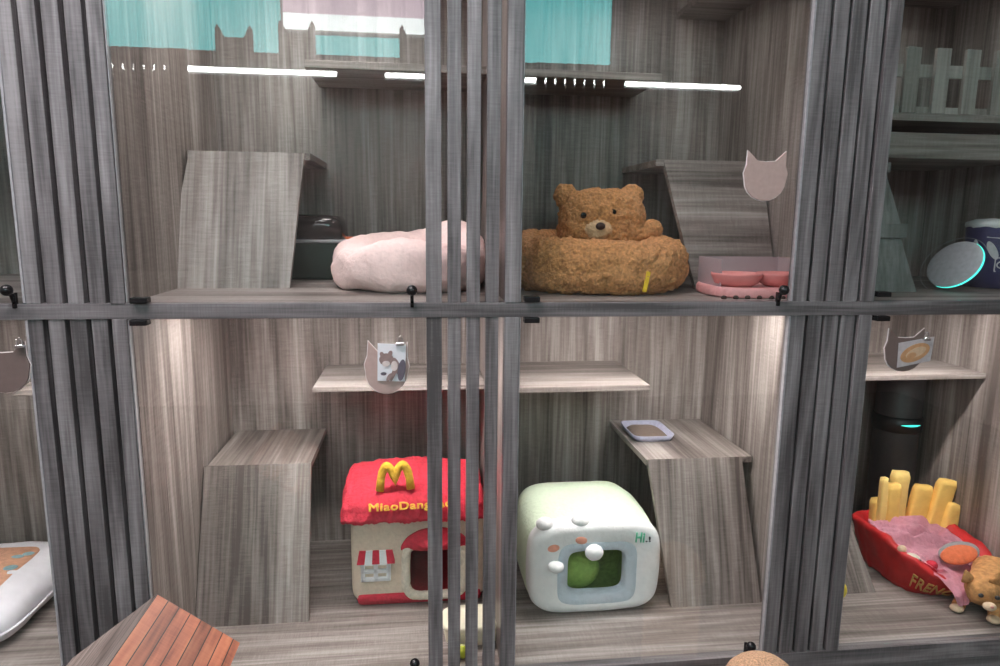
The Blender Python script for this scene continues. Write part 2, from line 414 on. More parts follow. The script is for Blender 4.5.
cabinet('top cabinet at the far right with the little picket fence', 1.09, 1.89, UF, TOP,
        [(1.09, 1.89, .35, 1.904, .022), (1.09, 1.89, .35, 1.848, .075)], None, UPPER_LED_R*.4,
        (1.148, 1.89, *UD, 1.402, None, 1.168, 0))
cabinet('bottom cabinet at the far right holding the red french fry bed', 1.09, 1.89, LF, ZC,
        [(1.09, 1.89, .43, 1.085, .018)], ((1.10, 1.10), (1.452, 1.43), .27, .43, .615, 1.10, 1.43, 'z'), LOWER_LED*.92, (1.148, 1.89, *LDR, 1.340, None, 1.172, 0))

# face frame and slat panels
ff = thing('face_frame', (.2, .01, 0), 'grey wooden rails running across the front of all the cabinets', 'frame')
MB().box(-1.6, 2.0, 0, .03, RB, RT, .001).build('rail', SLX, ff)
MB().box(-1.6, 2.0, 0, .03, LF-.05, LF, .001).build('rail', SLX, ff)
MB().box(-1.6, 2.0, .012, .03, 0, LF-.05).build('plinth', SLX, ff)
MB().box(-1.6, 2.0, 0, .03, TOP-.03, TOP+.12, .001).build('rail', SLX, ff)
def slat_panel(edges, gaps, gw, z0, z1, label, backed, stile):
    t = thing('slatted_divider', ((edges[0]+edges[1])/2, .015, z0), label, 'panel')
    b = [edges[0]]
    for g in gaps: b += [g-gw/2, g+gw/2]
    b.append(edges[1])
    for i in range(5):
        y0 = -.002 if (i == 4 and stile) else .003
        MB().box(b[2*i], b[2*i+1], y0, .028, z0, z1, .0012).build('slat', SL, t)
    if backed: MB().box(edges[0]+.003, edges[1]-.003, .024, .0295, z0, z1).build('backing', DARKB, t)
for z0, z1, row in ((RT, TOP-.03, 'upper'), (LF, RB, 'lower')):
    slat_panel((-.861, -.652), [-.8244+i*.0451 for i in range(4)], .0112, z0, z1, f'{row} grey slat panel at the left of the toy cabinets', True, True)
    slat_panel((.016, .2385), [.0596+i*.0451 for i in range(4)], .0142, z0, z1, f'{row} grey slat panel in the middle with open gaps', False, True)
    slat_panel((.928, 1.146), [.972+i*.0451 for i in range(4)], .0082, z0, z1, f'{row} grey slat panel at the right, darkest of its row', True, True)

# ================================================================== plush beds
def ring_bed(mb, cx, cy, rx, ry, wd, hfun, z0, nu=160, nv=36, n=2.4, pw=2.6):
    L = []
    for i in range(nu):
        t = 2*pi*i/nu; c, s_ = cos(t), sin(t)
        dx = math.copysign(abs(c)**(2/n), c); dy = math.copysign(abs(s_)**(2/n), s_)
        h = hfun(t); ring = []
        for j in range(nv):
            a = 2*pi*j/nv; ca, sa = cos(a), sin(a)
            q = wd/2*(math.copysign(abs(ca)**(2/pw), ca)); zz = h/2*(1+math.copysign(abs(sa)**(2/pw), sa))
            ring.append(Vector((cx+dx*(rx-wd/2+q), cy+dy*(ry-wd/2+q), z0+zz)))
        L.append(ring)
    V = [[mb.bm.verts.new(p) for p in l] for l in L]
    for i in range(nu):
        a, b = V[i], V[(i+1) % nu]
        for j in range(nv): mb.bm.faces.new((a[j], a[(j+1) % nv], b[(j+1) % nv], b[j]))
    return mb
pb = thing('pet_bed', (-.03, .42, UF), 'pale pink fleece ring bed behind the middle slats, top left cabinet', 'pet bed')
m = ring_bed(MB(), -.025, .42, .222, .25, .13, lambda t: .130+.05*max(0, cos(t-.9))+.012*sin(3*t), UF)
m.noise(.008, 14, 2).build('bolster', PINKF, pb, True)
m = MB(); m.loops([sup(-.025, .42, .16*k, .18*k, 2.4, 40, z=UF+z) for k, z in ((1, .004), (1, .045), (.7, .06), (.2, .055))])
m.build('cushion', PINKF, pb, True)

bb = thing('pet_bed', (.515, .40, UF), 'round brown curly plush bed with a bear head rising from it', 'pet bed')
m = ring_bed(MB(), .511, .40, .264, .288, .15, lambda t: .150+.010*sin(t)+.004*sin(3*t+1), UF, 300, 80)
m.noise(.0085, 38, 3).noise(.003, 120, 2).build('bolster', BROWN, bb, True)
m = MB(); m.loops([sup(.517, .40, .2*k, .21*k, 2.4, 40, z=UF+z) for k, z in ((1, .004), (1, .05), (.7, .065), (.2, .06))])
m.build('cushion', BROWN, bb, True)
m = MB(); r = bmesh.ops.create_icosphere(m.bm, subdivisions=6, radius=1)
for v in m.bm.verts:
    c = v.co; n = 3.0; k = (abs(c.x)**n+abs(c.y)**n+abs(c.z)**n)**(-1/n); p = c*k
    wdt = .128*(1+.06*(-p.z))
    v.co = Vector((.548+p.x*wdt, .43+p.y*.09, 1.575+p.z*.096))
m.noise(.0075, 40, 3, 3.0).noise(.003, 120, 2)
hd = m.build('head', BROWN, bb, True)
for x, z in ((.436, 1.648), (.640, 1.652)):
    m = MB(); m.ball((x, .44, z), (.036, .026, .036), 40, 24); m.noise(.005, 48, 3, x).build('ear', BROWN, hd, True)
m = MB(); m.ball((.517, .348, 1.552), (.042, .022, .030), 40, 24); m.noise(.003, 48, 3).build('muzzle', TAN, hd, True)
MB().ball((.516, .325, 1.562), (.014, .010, .011)).build('nose', NOSE, hd, True)
for x, z in ((.470, 1.592), (.558, 1.602)): MB().ball((x, .344, z), (.009, .007, .009)).build('eye', BLACK, hd, True)
m = MB(); m.ball((.672, .385, 1.545), (.05, .035, .031), 48, 28, Matrix.Rotation(R(-22), 3, 'Y'))
m.noise(.006, 48, 3, 7.0).build('paw', BROWN, bb, True)
MB().box(.583, .594, .115, .1195, UF+.012, UF+.066, .001).rot(Matrix.Rotation(R(10), 3, 'Y'), (.588, .117, UF+.04)).build('tag', YEL, bb)

# ------------------------------------------------------------------ litter box behind the ramp, feeder
lb = thing('litter_box', (-.33, .66, UF), 'dark green litter box with smoked lid behind the upper left ramp', 'litter box')
m = MB(); m.loops([sup(-.36, .68, a, b, 6, 40, z=UF+z) for a, b, z in ((.115, .085, .003), (.118, .09, .01), (.128, .10, .115), (.128, .10, .118))]); m.build('tray', TRAYG, lb, True)
m = MB(); m.loops([sup(-.36, .68, a, b, 6, 40, z=UF+z) for a, b, z in ((.133, .105, .116), (.135, .107, .122), (.133, .105, .127))]); m.build('rim', GREYM, lb, True)
m = MB(); m.loops([sup(-.36, .68, a, b, 5, 40, z=UF+z) for a, b, z in ((.128, .10, .127), (.122, .094, .18), (.11, .085, .198), (.06, .05, .203))]); m.build('lid', SMOKE, lb, True)
m = MB(); m.box(-.238, -.205, .64, .67, UF+.118, UF+.134, .004).build('handle', ORNG, lb)

fd = thing('feeding_station', (.90, .17, UF), 'pink scalloped tray with two pet bowls and clear splash guard', 'pet feeder')
m = MB()
pts = []
for i in range(160):
    t = 2*pi*i/160; c, s_ = cos(t), sin(t); k = 1+.02*abs(sin(20*t))
    pts.append((.915+.145*k*math.copysign(abs(c)**.6, c), .172+.115*k*math.copysign(abs(s_)**.6, s_)))
m.loops([[Vector((.915+(x-.915)*q, .172+(y-.172)*q, UF+z)) for x, y in pts] for q, z in ((.985, .002), (1, .006), (1, .022), (.97, .028), (.9, .026))])
m.build('base', PINKP, fd, True)
nt = MB()
for i in range(9):
    x = .775+i*.032; nt.ball((x, .058, UF+.004), (.008, .004, .006), 10, 6)
nt.build('scallop_gap', NOSE, fd, True)
for i, x in enumerate((.845, .972)):
    m = MB(); rr = .068
    m.loops([sup(x, .14, rr*k, rr*.85*k, 2, 40, z=UF+z) for k, z in ((.62, .026), (.85, .035), (1, .056), (1.0, .062), (.95, .060), (.8, .045), (.5, .036))]); m.build('bowl', PINKB, fd, True)
g = MB(); g.box(.79, 1.03, .262, .266, UF+.02, UF+.098).box(.79, .794, .12, .262, UF+.02, UF+.098).box(1.026, 1.03, .12, .262, UF+.02, UF+.098)
g.build('splash_guard', ACR, fd)

# ------------------------------------------------------------------ red roofed toy house
th = thing('pet_house', (-.01, .5, LF), 'beige plush house with red roof and yellow lettering', 'pet house')
cx, hw = -.006, .19
yf, yb = .355, .66
def hl(y, ax, z0, z1, n=9): return sup(cx, (z0+z1)/2, ax, (z1-z0)/2, n, 64, y=y)
dx0, dx1, dz0, dz1 = -.036, .118, .447, .592
door_l = lambda y, e: sup((dx0+dx1)/2, (dz0+dz1)/2, (dx1-dx0)/2+e, (dz1-dz0)/2+e, 5, 64, y=y)
m = MB(); m.loops([hl(yb, hw-.03, LF+.03, .66), hl(yb-.012, hw-.006, LF+.006, .685), hl(.5, hw+.028, LF+.001, .70), hl(yf+.02, hw+.016, LF+.002, .69), hl(yf, hw+.006, LF+.008, .69), hl(yf-.003, hw-.03, LF+.03, .68), door_l(yf-.003, .0)], True, False)
m.build('walls', BEIGE, th, True)
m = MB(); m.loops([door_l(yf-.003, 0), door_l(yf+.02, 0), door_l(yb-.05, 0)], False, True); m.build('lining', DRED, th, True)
m = MB(); m.loops([hl(yf-.0042, hw-.004, LF+.004, .445, 9), hl(yf+.03, hw+.005, LF+.002, .445, 9), hl(yb-.02, hw+.004, LF+.002, .445, 9)])
m.build('base_band', RED, th, True)
ring = [Vector((p.x, yf-.008, p.z)) for p in door_l(0, .012)]
m = MB(); m.bm.verts.ensure_lookup_table()
L = []
for i, p in enumerate(ring):
    q = ring[(i+1) % 64]-ring[i-1]; q.normalize(); nn = Vector((q.z, 0, -q.x))
    L.append([p+nn*.014*cos(a)+Vector((0, -.012*sin(a), 0)) for a in [2*pi*k/10 for k in range(10)]])
V = [[m.bm.verts.new(p) for p in l] for l in L]
for i in range(64):
    a, b = V[i], V[(i+1) % 64]
    for j in range(10): m.bm.faces.new((a[j], a[(j+1) % 10], b[(j+1) % 10], b[j]))
m.noise(.002, 60).build('door_frame', CREAM, th, True)
# awning over the door
m = MB(); L = []
for j in range(9):
    a = pi/2*j/8
    L.append([Vector((.043+.105*cos(t)*(cos(a)*.9+.1), yf-.004-.055*sin(a)*abs(sin(t))**.7-.001, .586+.07*sin(t)*(1-.55*sin(a)**2)-.004*sin(a))) for t in [pi*k/24 for k in range(25)]])
V = [[m.bm.verts.new(p) for p in l] for l in L]
for a, b in zip(V, V[1:]):
    for j in range(24): m.bm.faces.new((a[j], a[j+1], b[j+1], b[j]))
m.noise(.0015, 50)
bmesh.ops.solidify(m.bm, geom=m.bm.faces[:], thickness=.004)
m.build('door_awning', RED, th, True)
# window
wf = MB(); x0, x1, z0, z1 = -.183, -.094, .489, .553; y = yf-.008
for x in (x0, (x0+x1)/2-.006, x1-.012): wf.box(x, x+.013, y-.003, yf, z0, z1, .003)
for z in (z0, (z0+z1)/2-.006, z1-.012): wf.box(x0, x1, y-.003, yf, z, z+.013, .003)
wf.build('window_lattice', PALEW, th)
wa = MB()
for i in range(5):
    xa, xb = -.193+i*.0226, -.193+(i+1)*.0226; ta, tb = -.186+i*.0198, -.186+(i+1)*.0198
    wa.loops([[Vector((xa, yf-.022, .552-.003*(i % 2))), Vector((xb, yf-.022, .552-.003*(i % 2))), Vector((xb, yf-.004, .552)), Vector((xa, yf-.004, .552))],
              [Vector((ta, yf-.008, .588)), Vector((tb, yf-.008, .588)), Vector((tb, yf+.002, .588)), Vector((ta, yf+.002, .588))]], mi=i % 2)
wa.build('window_awning', [RED, PALEW], th)
# roof: soft hipped roof
prof = [(.345, .686), (.324, .685), (.315, .698), (.318, .716), (.326, .742), (.345, .768), (.41, .790), (.49, .806), (.56, .803), (.63, .78), (.69, .745), (.71, .71), (.705, .688), (.68, .684)]
m = MB(); L = []
for i in range(41):
    s_ = -1+2*i/40; e = abs(s_)**7
    xx = cx-.016+s_*.216
    k = 1-.17*abs(s_)**2.4-.0*e
    ring = []
    for (py, pz) in prof:
        z = .685+(pz-.685)*k*(1-.42*max(0, (abs(s_)-.93)/.07)**2); yy = .51+(py-.51)*(1-.06*e)
        if pz > .75: z -= .006*abs(s_)
        ring.append(Vector((xx, yy, z)))
    L.append(ring)
m.loops(L)
bmesh.ops.subdivide_edges(m.bm, edges=m.bm.edges[:], cuts=2, use_grid_fill=True, smooth=.6)
m.noise(.006, 34, 3).build('roof', RED, th, True)
# raised arched letter and the lettering
m = MB(); pts = []
for k in range(21):
    t = k/20; pts.append((-.130+.047*t, .357-.004*cos(pi*t), .768+.078*sin(pi*t)**.75*(1-.10*t) if t < .78 else 0))
def arch(xa, xb, za, zb, zt):
    out = []
    for k in range(17):
        t = k/16; x = xa+(xb-xa)*t; base = za+(zb-za)*t
        out.append((x, .352+.10*(base+(zt-base)*sin(pi*t)**.62-.76), base+(zt-base)*sin(pi*t)**.62))
    return out
m.tube(arch(-.122, -.078, .776, .802, .850)[:-1]+arch(-.078, -.030, .802, .780, .853), [.0125]*33, 12)
m.noise(.0015, 60).build('arched_letter', plain('yellow_plush', (.80, .47, .04), .9, .5, 90, sheen=.3), th, True)
M = Matrix.Translation((-.152, .3125, .730)) @ Matrix.Rotation(R(-1.5), 4, 'Y') @ Matrix.Rotation(R(70), 4, 'X')
lettering('lettering', 'MiaoDangLao', .031, .004, plain('lettering_yellow', (.88, .52, .06), .8), th, M, .245, .0009)

# ------------------------------------------------------------------ white and green plush cave
pc = thing('pet_house', (.518, .42, LF), 'white and pale green rounded plush cave with a pale blue rimmed opening', 'pet house')
ccx, cz = .516, .553
CL = lambda y, a, b, dz=0, n=4.2: sup(ccx, cz+dz, a, b, n, 72, y=y)
HO = lambda y, e, n=5.5: sup(.520, .540, .088+e, .069+e*.92, n, 72, y=y)
m = MB(); m.loops([CL(.60, .10, .08), CL(.598, .16, .115), CL(.575, .192, .142), CL(.50, .207, .1475, .002), CL(.40, .208, .148, .002), CL(.33, .206, .147), CL(.285, .201, .145)], True, False)
m.noise(.003, 12).build('shell', GREEN, pc, True)
m = MB(); m.loops([CL(.290, .203, .1455), CL(.262, .203, .1455), CL(.246, .198, .140), CL(.239, .186, .131), CL(.237, .172, .121), HO(.2366, .036), HO(.240, .032)], False, False)
m.noise(.002, 10); bmesh.ops.recalc_face_normals(m.bm, faces=m.bm.faces)
fp = m.build('front_panel', WHITE, pc, True)
m = MB(); m.loops([HO(.240, .033), HO(.2375, .028), HO(.240, .004), HO(.248, 0), HO(.275, -.002)], False, False); m.build('opening_rim', PBLUE, pc, True)
m = MB(); m.loops([HO(.275, -.002), HO(.30, .02), HO(.36, .042, 4), HO(.53, .042, 4)], False, True); m.build('lining', LIME, pc, True)
m = MB(); m.ball((.478, .35, .497), (.078, .05, .064), 32, 18); m.noise(.003, 20).build('inner_cushion', LIME2, pc, True)
for x, z in ((.505, .614), (.392, .573)): 
    m = MB(); m.ball((x, .227, z), (.027 if x > .45 else .024, .022, .024 if x > .45 else .017), 28, 16); m.noise(.0015, 50).build('paw', WHITE, pc, True)
for x, z, s_ in ((.362, .700, .026), (.470, .704, .028)):
    m = MB(); m.ball((x, .264, z-.008), (s_, .022, .020), 28, 16); m.build('ear', WHITE, fp, True)
for x, z, rr in ((.386, .627, -8), (.468, .648, 8)):
    MB().ball((x, .2375, z), (.019, .004, .012), 24, 10, Matrix.Rotation(R(rr), 3, 'Y')).build('cheek', BLUSH, pc, True)
MTL = Matrix.Translation((.632, .239, .636)) @ Matrix.Rotation(R(4), 4, 'Y') @ UPR
lettering('print', 'Hi', .042, .0035, TEALG, pc, MTL, .028, .0012)
lettering('print', '.!', .022, .0035, INK, pc, Matrix.Translation((.664, .2405, .634)) @ UPR, .016, .0006)

# ------------------------------------------------------------------ plaques and photos on the glass
def plaque(cx_, zb, w_, h_, label, m1, clip=None, tilt=0):
    t = thing('cat_head_plaque', (cx_, -.004, zb), label, 'plaque', 'cat head plaques on the glass doors')
    o = [(cx_+a, zb+b) for a, b in cat_outline(w_, h_)]
    RM = Matrix.Rotation(R(tilt), 3, 'Y')
    MB().prism([(cx_+a*1.035, zb+h_*.45+(b-h_*.45)*1.03) for a, b in cat_outline(w_, h_)], .0005, .0025).rot(RM, (cx_, 0, zb+h_/2)).build('border', PLQE, t)
    MB().prism(o, -.0035, .0006).rot(RM, (cx_, 0, zb+h_/2)).build('face', m1, t)
    if clip:
        x, z = clip
        c = MB().box(x-.010, x+.010, -.014, -.004, z-.003, z+.003, .001).tube([(x-.006, -.009, z+.002), (x-.005, -.009, z+.014), (x, -.009, z+.018), (x+.005, -.009, z+.014), (x+.006, -.009, z+.002)], .0018, 8)
        c.build('clip', CHROME, t)
    return t
plaque(.832, 1.630, .104, .117, 'blank pink cat head plaque on the top right glass door', PLQ)
plaque(-.078, 1.166, .098, .125, 'pink cat head plaque behind the grey cat photo', PLQ, (-.046, 1.287), 3)
plaque(1.247, 1.200, .105, .112, 'brown cat head plaque behind the ginger cat photo', PLQD, (1.298, 1.286), 0)
plaque(-.918, 1.184, .104, .115, 'brown cat head plaque with an empty clip at the far left', PLQD, (-.876, 1.290), 0)
def disc(mb, cx_, cz_, a, b, y, n=24, rot=0, mi=0):
    c, s_ = cos(rot), sin(rot); p = []
    for k in range(n):
        t = 2*pi*k/n; u, v = a*cos(t), b*sin(t); p.append((cx_+u*c-v*s_, cz_+u*s_+v*c))
    return mb.prism(p, y-.0004, y+.0004, mi)
p1 = thing('photo_card', (-.065, -.008, 1.198), 'white photo of a grey and white cat clipped to a plaque', 'photo')
MB().prism([(-.100, 1.199), (-.036, 1.196), (-.032, 1.285), (-.098, 1.289)], -.0072, -.006).build('card', CARD, p1)
a = MB(); kk = -.0074
for q in (( -.078, 1.250, .017, .015, 0, 1), (-.079, 1.240, .009, .007, 0, 2), (-.088, 1.262, .005, .007, .4, 1), (-.069, 1.265, .005, .007, -.4, 1), (-.053, 1.232, .008, .024, .35, 1), (-.060, 1.222, .005, .026, -.35, 1), (-.060, 1.235, .008, .012, 0, 2), (-.043, 1.225, .009, .026, -.15, 0), (-.072, 1.208, .005, .011, -.5, 1), (-.085, 1.217, .007, .004, 0, 0)):
    kk = kk-.0006; disc(a, q[0], q[1], q[2], q[3], kk, 20, q[4], q[5])
a.build('picture', [plain('photo_dark_grey', (.13, .11, .14), .5), plain('photo_grey_brown', (.30, .21, .20), .5), plain('photo_cream', (.66, .57, .55), .5)], p1)
p2 = thing('photo_card', (1.274, -.008, 1.213), 'square photo of a curled ginger cat clipped to a brown plaque', 'photo')
MB().prism([(1.226, 1.211), (1.318, 1.228), (1.322, 1.292), (1.224, 1.276)], -.0072, -.006).build('card', plain('photo_lilac', (.50, .46, .48), .4), p2)
a = MB(); disc(a, 1.272, 1.250, .042, .022, -.0076, 28, .38, 0); disc(a, 1.274, 1.251, .029, .012, -.0083, 24, .38, 1); disc(a, 1.262, 1.243, .013, .008, -.009, 20, .3, 0)
a.build('picture', [plain('photo_ginger', (.55, .30, .15), .5), plain('photo_pale_ginger', (.60, .42, .28), .5)], p2)

# ------------------------------------------------------------------ small things on the lower floors
tr = thing('food_tray', (.77, .60, .838), 'small lavender tray of brown kibble on the lower right platform', 'tray')
m = MB(); m.loops([sup(.79, .63, a, b, 6, 40, z=.838+z) for a, b, z in ((.065, .085, .001), (.075, .095, .022), (.071, .091, .022), (.062, .082, .006))]); m.build('tray', LAV, tr, True)
m = MB(); m.loops([sup(.79, .63, a, b, 4, 40, z=.838+z) for a, b, z in ((.061, .08, .006), (.05, .07, .014), (.02, .03, .017))]); m.noise(.002, 90).build('kibble', KIB, tr, True)
cb = thing('plastic_tub', (.14, .17, LF), 'cream plastic tub on the floor behind the middle slats', 'tub')
m = MB(); m.loops([sup(.138, .17, a*.082, a*.06, 4, 40, z=LF+z) for a, z in ((.82, .001), (.9, .008), (.96, .044), (.94, .046))]); m.build('body', CREAMP, cb, True)
m = MB(); m.loops([sup(.138, .17, a*.082, a*.06, 4, 40, z=LF+z) for a, z in ((.98, .046), (1, .049), (1, .058), (.95, .062), (.5, .063))]); m.build('lid', CREAMP, cb, True)
tb = thing('toy_ball', (.107, .075, LF), 'small lime green toy ball in front of the cream bowl', 'toy')
MB().ball((.107, .075, LF+.018), .018).build('shell', LIMEP, tb, True)
MB().tube([(.107+.0185*cos(t), .075, LF+.018+.0185*sin(t)) for t in [2*pi*k/24 for k in range(25)]], .0014, 6).build('seam', CREAMP, tb, True)
ft = thing('pet_toy', (1.185, .07, LF), 'small white toy with a yellow cap near the bottom right slats', 'toy')
MB().cyl((1.178, .07, LF+.002), .016, .10, 24, .012, bev=.003).build('body', PALEW, ft, True)
MB().ball((1.178, .07, LF+.14), (.026, .02, .028)).build('cap', plain('yellow_plastic', (.85, .66, .06), .5), ft, True)
MB().tube([(1.178, .07, LF+.098), (1.178, .07, LF+.116)], .008, 10).build('neck', PINKP, ft, True)

# ------------------------------------------------------------------ french fry bed
fb = thing('pet_bed', (1.66, .38, LF), 'red french fry carton bed with yellow padded fries', 'pet bed')
NB = 96
def rimz(t):      # height of the rim around the basket
    keys = [(0, .525), (50, .55), (90, .535), (130, .54), (180, .562), (215, .535), (245, .497), (268, .468), (290, .452), (310, .452), (335, .488), (360, .525)]
    d = math.degrees(t) % 360
    for (a, za), (b, zb_) in zip(keys, keys[1:]):
        if a <= d <= b:
            u = (d-a)/(b-a); u = u*u*(3-2*u); return za+(zb_-za)*u
def bring(f, inset=0, zz=None):
    out = []
    for i in range(NB):
        t = 2*pi*i/NB; c, s_ = cos(t), sin(t); n = 2.9
        dx, dy = math.copysign(abs(c)**(2/n), c), math.copysign(abs(s_)**(2/n), s_)
        ax, ay = .138+.050*f-inset, .152+.07*f-inset; x0_, y0_ = 1.675+.025*f, .385+.005*f
        z = LF+.002+(rimz(t)-LF)*f if zz is None else zz
        out.append(Vector((x0_+dx*ax, y0_+dy*ay, z)))
    return out
m = MB(); m.loops([bring(0, .02), bring(0), bring(.25), bring(.5), bring(.75), bring(.95), bring(1, .01), bring(.97, .028), bring(.7, .032), bring(.4, .035, LF+.05)])
bmesh.ops.subdivide_edges(m.bm, edges=m.bm.edges[:], cuts=1, use_grid_fill=True)
m.noise(.006, 14, 3).build('carton', REDC, fb, True)
lm = text_mesh('FRENCH', .046, .0015, .0005)
xs = [v.co.x for v in lm.vertices]; xa, xb = min(xs), max(xs)
def bpt(t, f):
    c, s_ = cos(t), sin(t); n = 2.9
    return Vector((1.675+.025*f+math.copysign(abs(c)**(2/n), c)*(.138+.050*f), .385+.005*f+math.copysign(abs(s_)**(2/n), s_)*(.152+.07*f), LF+.002+(rimz(t)-LF)*f))
for v in lm.vertices:                       # wrap the letters around the front of the carton
    u = (v.co.x-xa)/(xb-xa); t = R(222+56*u); f = .22+v.co.y/.046*.60
    p = bpt(t, f); nn = (bpt(t+.02, f)-p).cross(bpt(t, f+.02)-p).normalized()
    if nn.y > 0: nn = -nn
    v.co = p+nn*(.006+v.co.z)-wl(fb)
link('lettering', lm, plain('gold_print', (.62, .33, .10), .6), fb)
def fry(cx_, y, z0, z1, wd, tilt, m_, dep=.035):
    f = MB(); L = []; h = z1-z0
    for k in range(13):
        u = k/12; e = 1-.18*max(0, (u-.92)/.08)**2 if u > .92 else 1
        L.append(sup(cx_, y, wd/2*e*(1+.03*sin(u*9)), dep/2*e, 4.5, 28, z=z0+h*u))
    f.loops(L); f.rot(Matrix.Rotation(R(tilt), 3, 'Y'), (cx_, y, z0)).noise(.0025, 22, 2, cx_)
    f.build('fry', m_, fb, True)
fry(1.606, .50, .47, .622, .045, -3, FRY)
fry(1.600, .475, .46, .710, .026, -1, FRY2, .026)
fry(1.646, .49, .46, .680, .054, -1, FRY)
fry(1.694, .53, .46, .708, .062, 1, FRY2)
fry(1.756, .52, .45, .660, .070, 8, FRY)
fry(1.812, .50, .44, .688, .066, 11, FRY)
fry(1.846, .48, .43, .605, .056, 12, FRY)
# blanket lying in the bed
bl = MB(); G = 70
bv = {}
for i in range(G+1):
    for j in range(G+1):
        u, v = -1+2*i/G, -1+2*j/G
        x = u*math.sqrt(1-v*v/2); y = v*math.sqrt(1-u*u/2)
        X, Y = 1.688+.165*x, .375+.178*y
        rr = math.hypot(x, y)
        t = math.atan2(y, x)
        base = .522+.035*(y)-.030*x-.02*rr
        rim = rimz(t if t >= 0 else t+2*pi)
        z = base*(1-rr**4)+(min(rim+.008, base+.03))*rr**4
        p = Vector((X*9, Y*16, 1.3)); q = p+Vector((noise.noise(p*.8)*1.2, noise.noise(p*.8+Vector((5, 2, 1)))*1.2, 0))
        z += .034*(1-abs(noise.noise(q*1.1))*2.6)*(1-rr**6)+.010*noise.noise(q*2.6)
        bv[i, j] = bl.bm.verts.new((X, Y, z))
for i in range(G):
    for j in range(G): bl.bm.faces.new((bv[i, j], bv[i+1, j], bv[i+1, j+1], bv[i, j+1]))
bmesh.ops.solidify(bl.bm, geom=bl.bm.faces[:], thickness=.006)
tag(bl.build('blanket', BLANK, None, True), 'rumpled pink blanket heaped in the red fry bed', 'blanket')
# corner of the blanket hanging over the front is a flap of the same cloth
fl = MB(); fv = {}
for i in range(25):
    for j in range(19):
        u, v = i/24, j/18
        Wd = .105*(1-v*.72); X = 1.625+.015*v+(u-.5)*Wd; yy = .225-.085*min(1, v*1.5); z = .500-.012*v-.055*max(0, v-.35)/.65
        z += .006*sin(u*11+v*3)*(1-v*.4)
        fv[i, j] = fl.bm.verts.new((X, yy-.012*max(0, v-.5)+.004*cos(u*9), z))
for i in range(24):
    for j in range(18): fl.bm.faces.new((fv[i, j], fv[i+1, j], fv[i+1, j+1], fv[i, j+1]))
bmesh.ops.solidify(fl.bm, geom=fl.bm.faces[:], thickness=.004)
bl_o = [o for o in COL.objects if o.name == 'blanket'][0]
fl.build('hanging_corner', BLANK, bl_o, True)
ty = thing('fish_toy', (1.73, .27, .52), 'orange padded toy with grey edge lying on the pink blanket', 'toy')
rm = Matrix.Rotation(R(-10), 3, 'Y') @ Matrix.Rotation(R(38), 3, 'X')
MB().ball((1.722, .262, .528), (.062, .032, .012), 32, 14, rm).build('body', ORNG, ty, True)
MB().ball((1.728, .270, .531), (.069, .036, .009), 32, 14, rm).build('border', GREYF, ty, True)
t2 = thing('mouse_toy', (1.55, .28, .50), 'small beige and white toy mouse on the left of the blanket', 'toy')
MB().ball((1.562, .262, .522), (.030, .020, .016), 24, 14, Matrix.Rotation(R(20), 3, 'Y')).build('body', CREAM, t2, True)
MB().ball((1.538, .285, .545), (.014, .012, .012)).build('head', PALEF, t2, True)
MB().ball((1.570, .243, .525), (.005, .004, .004)).build('eye', INK, t2, True)
MB().ball((1.607, .240, .507), (.024, .014, .018), 20, 12).build('patch', RED, t2, True)

# ------------------------------------------------------------------ ginger cat
def skin(verts, edges, radii, name, m_, parent, lv=2, nz_=0, squash=None):
    me = bpy.data.meshes.new('sk'); me.from_pydata(verts, edges, []); o = bpy.data.objects.new('sk', me); COL.objects.link(o)
    sk = o.modifiers.new('s', 'SKIN'); o.modifiers.new('u', 'SUBSURF').levels = lv
    o.modifiers['u'].render_levels = lv
    for i, r_ in enumerate(radii): me.skin_vertices[0].data[i].radius = (r_, r_) if isinstance(r_, (int, float)) else r_
    me.skin_vertices[0].data[0].use_root = True
    ev = bpy.data.meshes.new_from_object(o.evaluated_get(bpy.context.evaluated_depsgraph_get()))
    bpy.data.objects.remove(o)
    b = MB(); b.bm.from_mesh(ev); bpy.data.meshes.remove(ev)
    if nz_: b.noise(nz_, 40, 2)
    return b.build(name, m_, parent, True)
ct = thing('cat', (1.76, .16, LF), 'ginger cat crouching with lowered head beside the red fry bed', 'cat')
cv = [(1.825, .250, .480), (1.800, .215, .490), (1.765, .180, .488), (1.725, .150, .488), (1.690, .125, .492),   # spine to skull
      (1.670, .105, .488), (1.668, .075, .472),                                              # brow, muzzle
      (1.745, .130, .465), (1.725, .110, .437), (1.712, .095, .418), (1.695, .080, .414),            # right foreleg
      (1.715, .165, .465), (1.668, .170, .440), (1.650, .160, .418), (1.632, .148, .414),            # left foreleg
      (1.830, .205, .45), (1.820, .165, .425), (1.805, .140, .416),                                      # hind leg
      (1.845, .28, .45), (1.845, .30, .42)]                                                             # tail root
ce = [(0, 1), (1, 2), (2, 3), (3, 4), (4, 5), (5, 6), (3, 7), (7, 8), (8, 9), (9, 10), (3, 11), (11, 12), (12, 13), (13, 14), (0, 15), (15, 16), (16, 17), (0, 18), (18, 19)]
cr = [.052, .058, .054, .046, .054, .050, .027, .030, .022, .018, .019, .030, .022, .018, .019, .038, .024, .018, .022, .014]
skin(cv, ce, cr, 'body', GINGER, ct, 2, .003)
for x, y, z, tl in ((1.636, .130, .532, -20), (1.700, .095, .538, 14)):
    e = MB(); e.loops([sup(x, y, .019*k, .010*k, 2, 16, z=z-.014+h) for k, h in ((1.1, 0), (.8, .014), (.42, .026), (.08, .035))]); e.rot(Matrix.Rotation(R(tl), 3, 'Y'), (x, y, z)); e.build('ear', GINGER, ct, True)
for x, y, z in ((1.638, .075, .500), (1.676, .058, .500)): MB().ball((x, y, z), (.0075, .0065, .006)).build('eye', INK, ct, True)
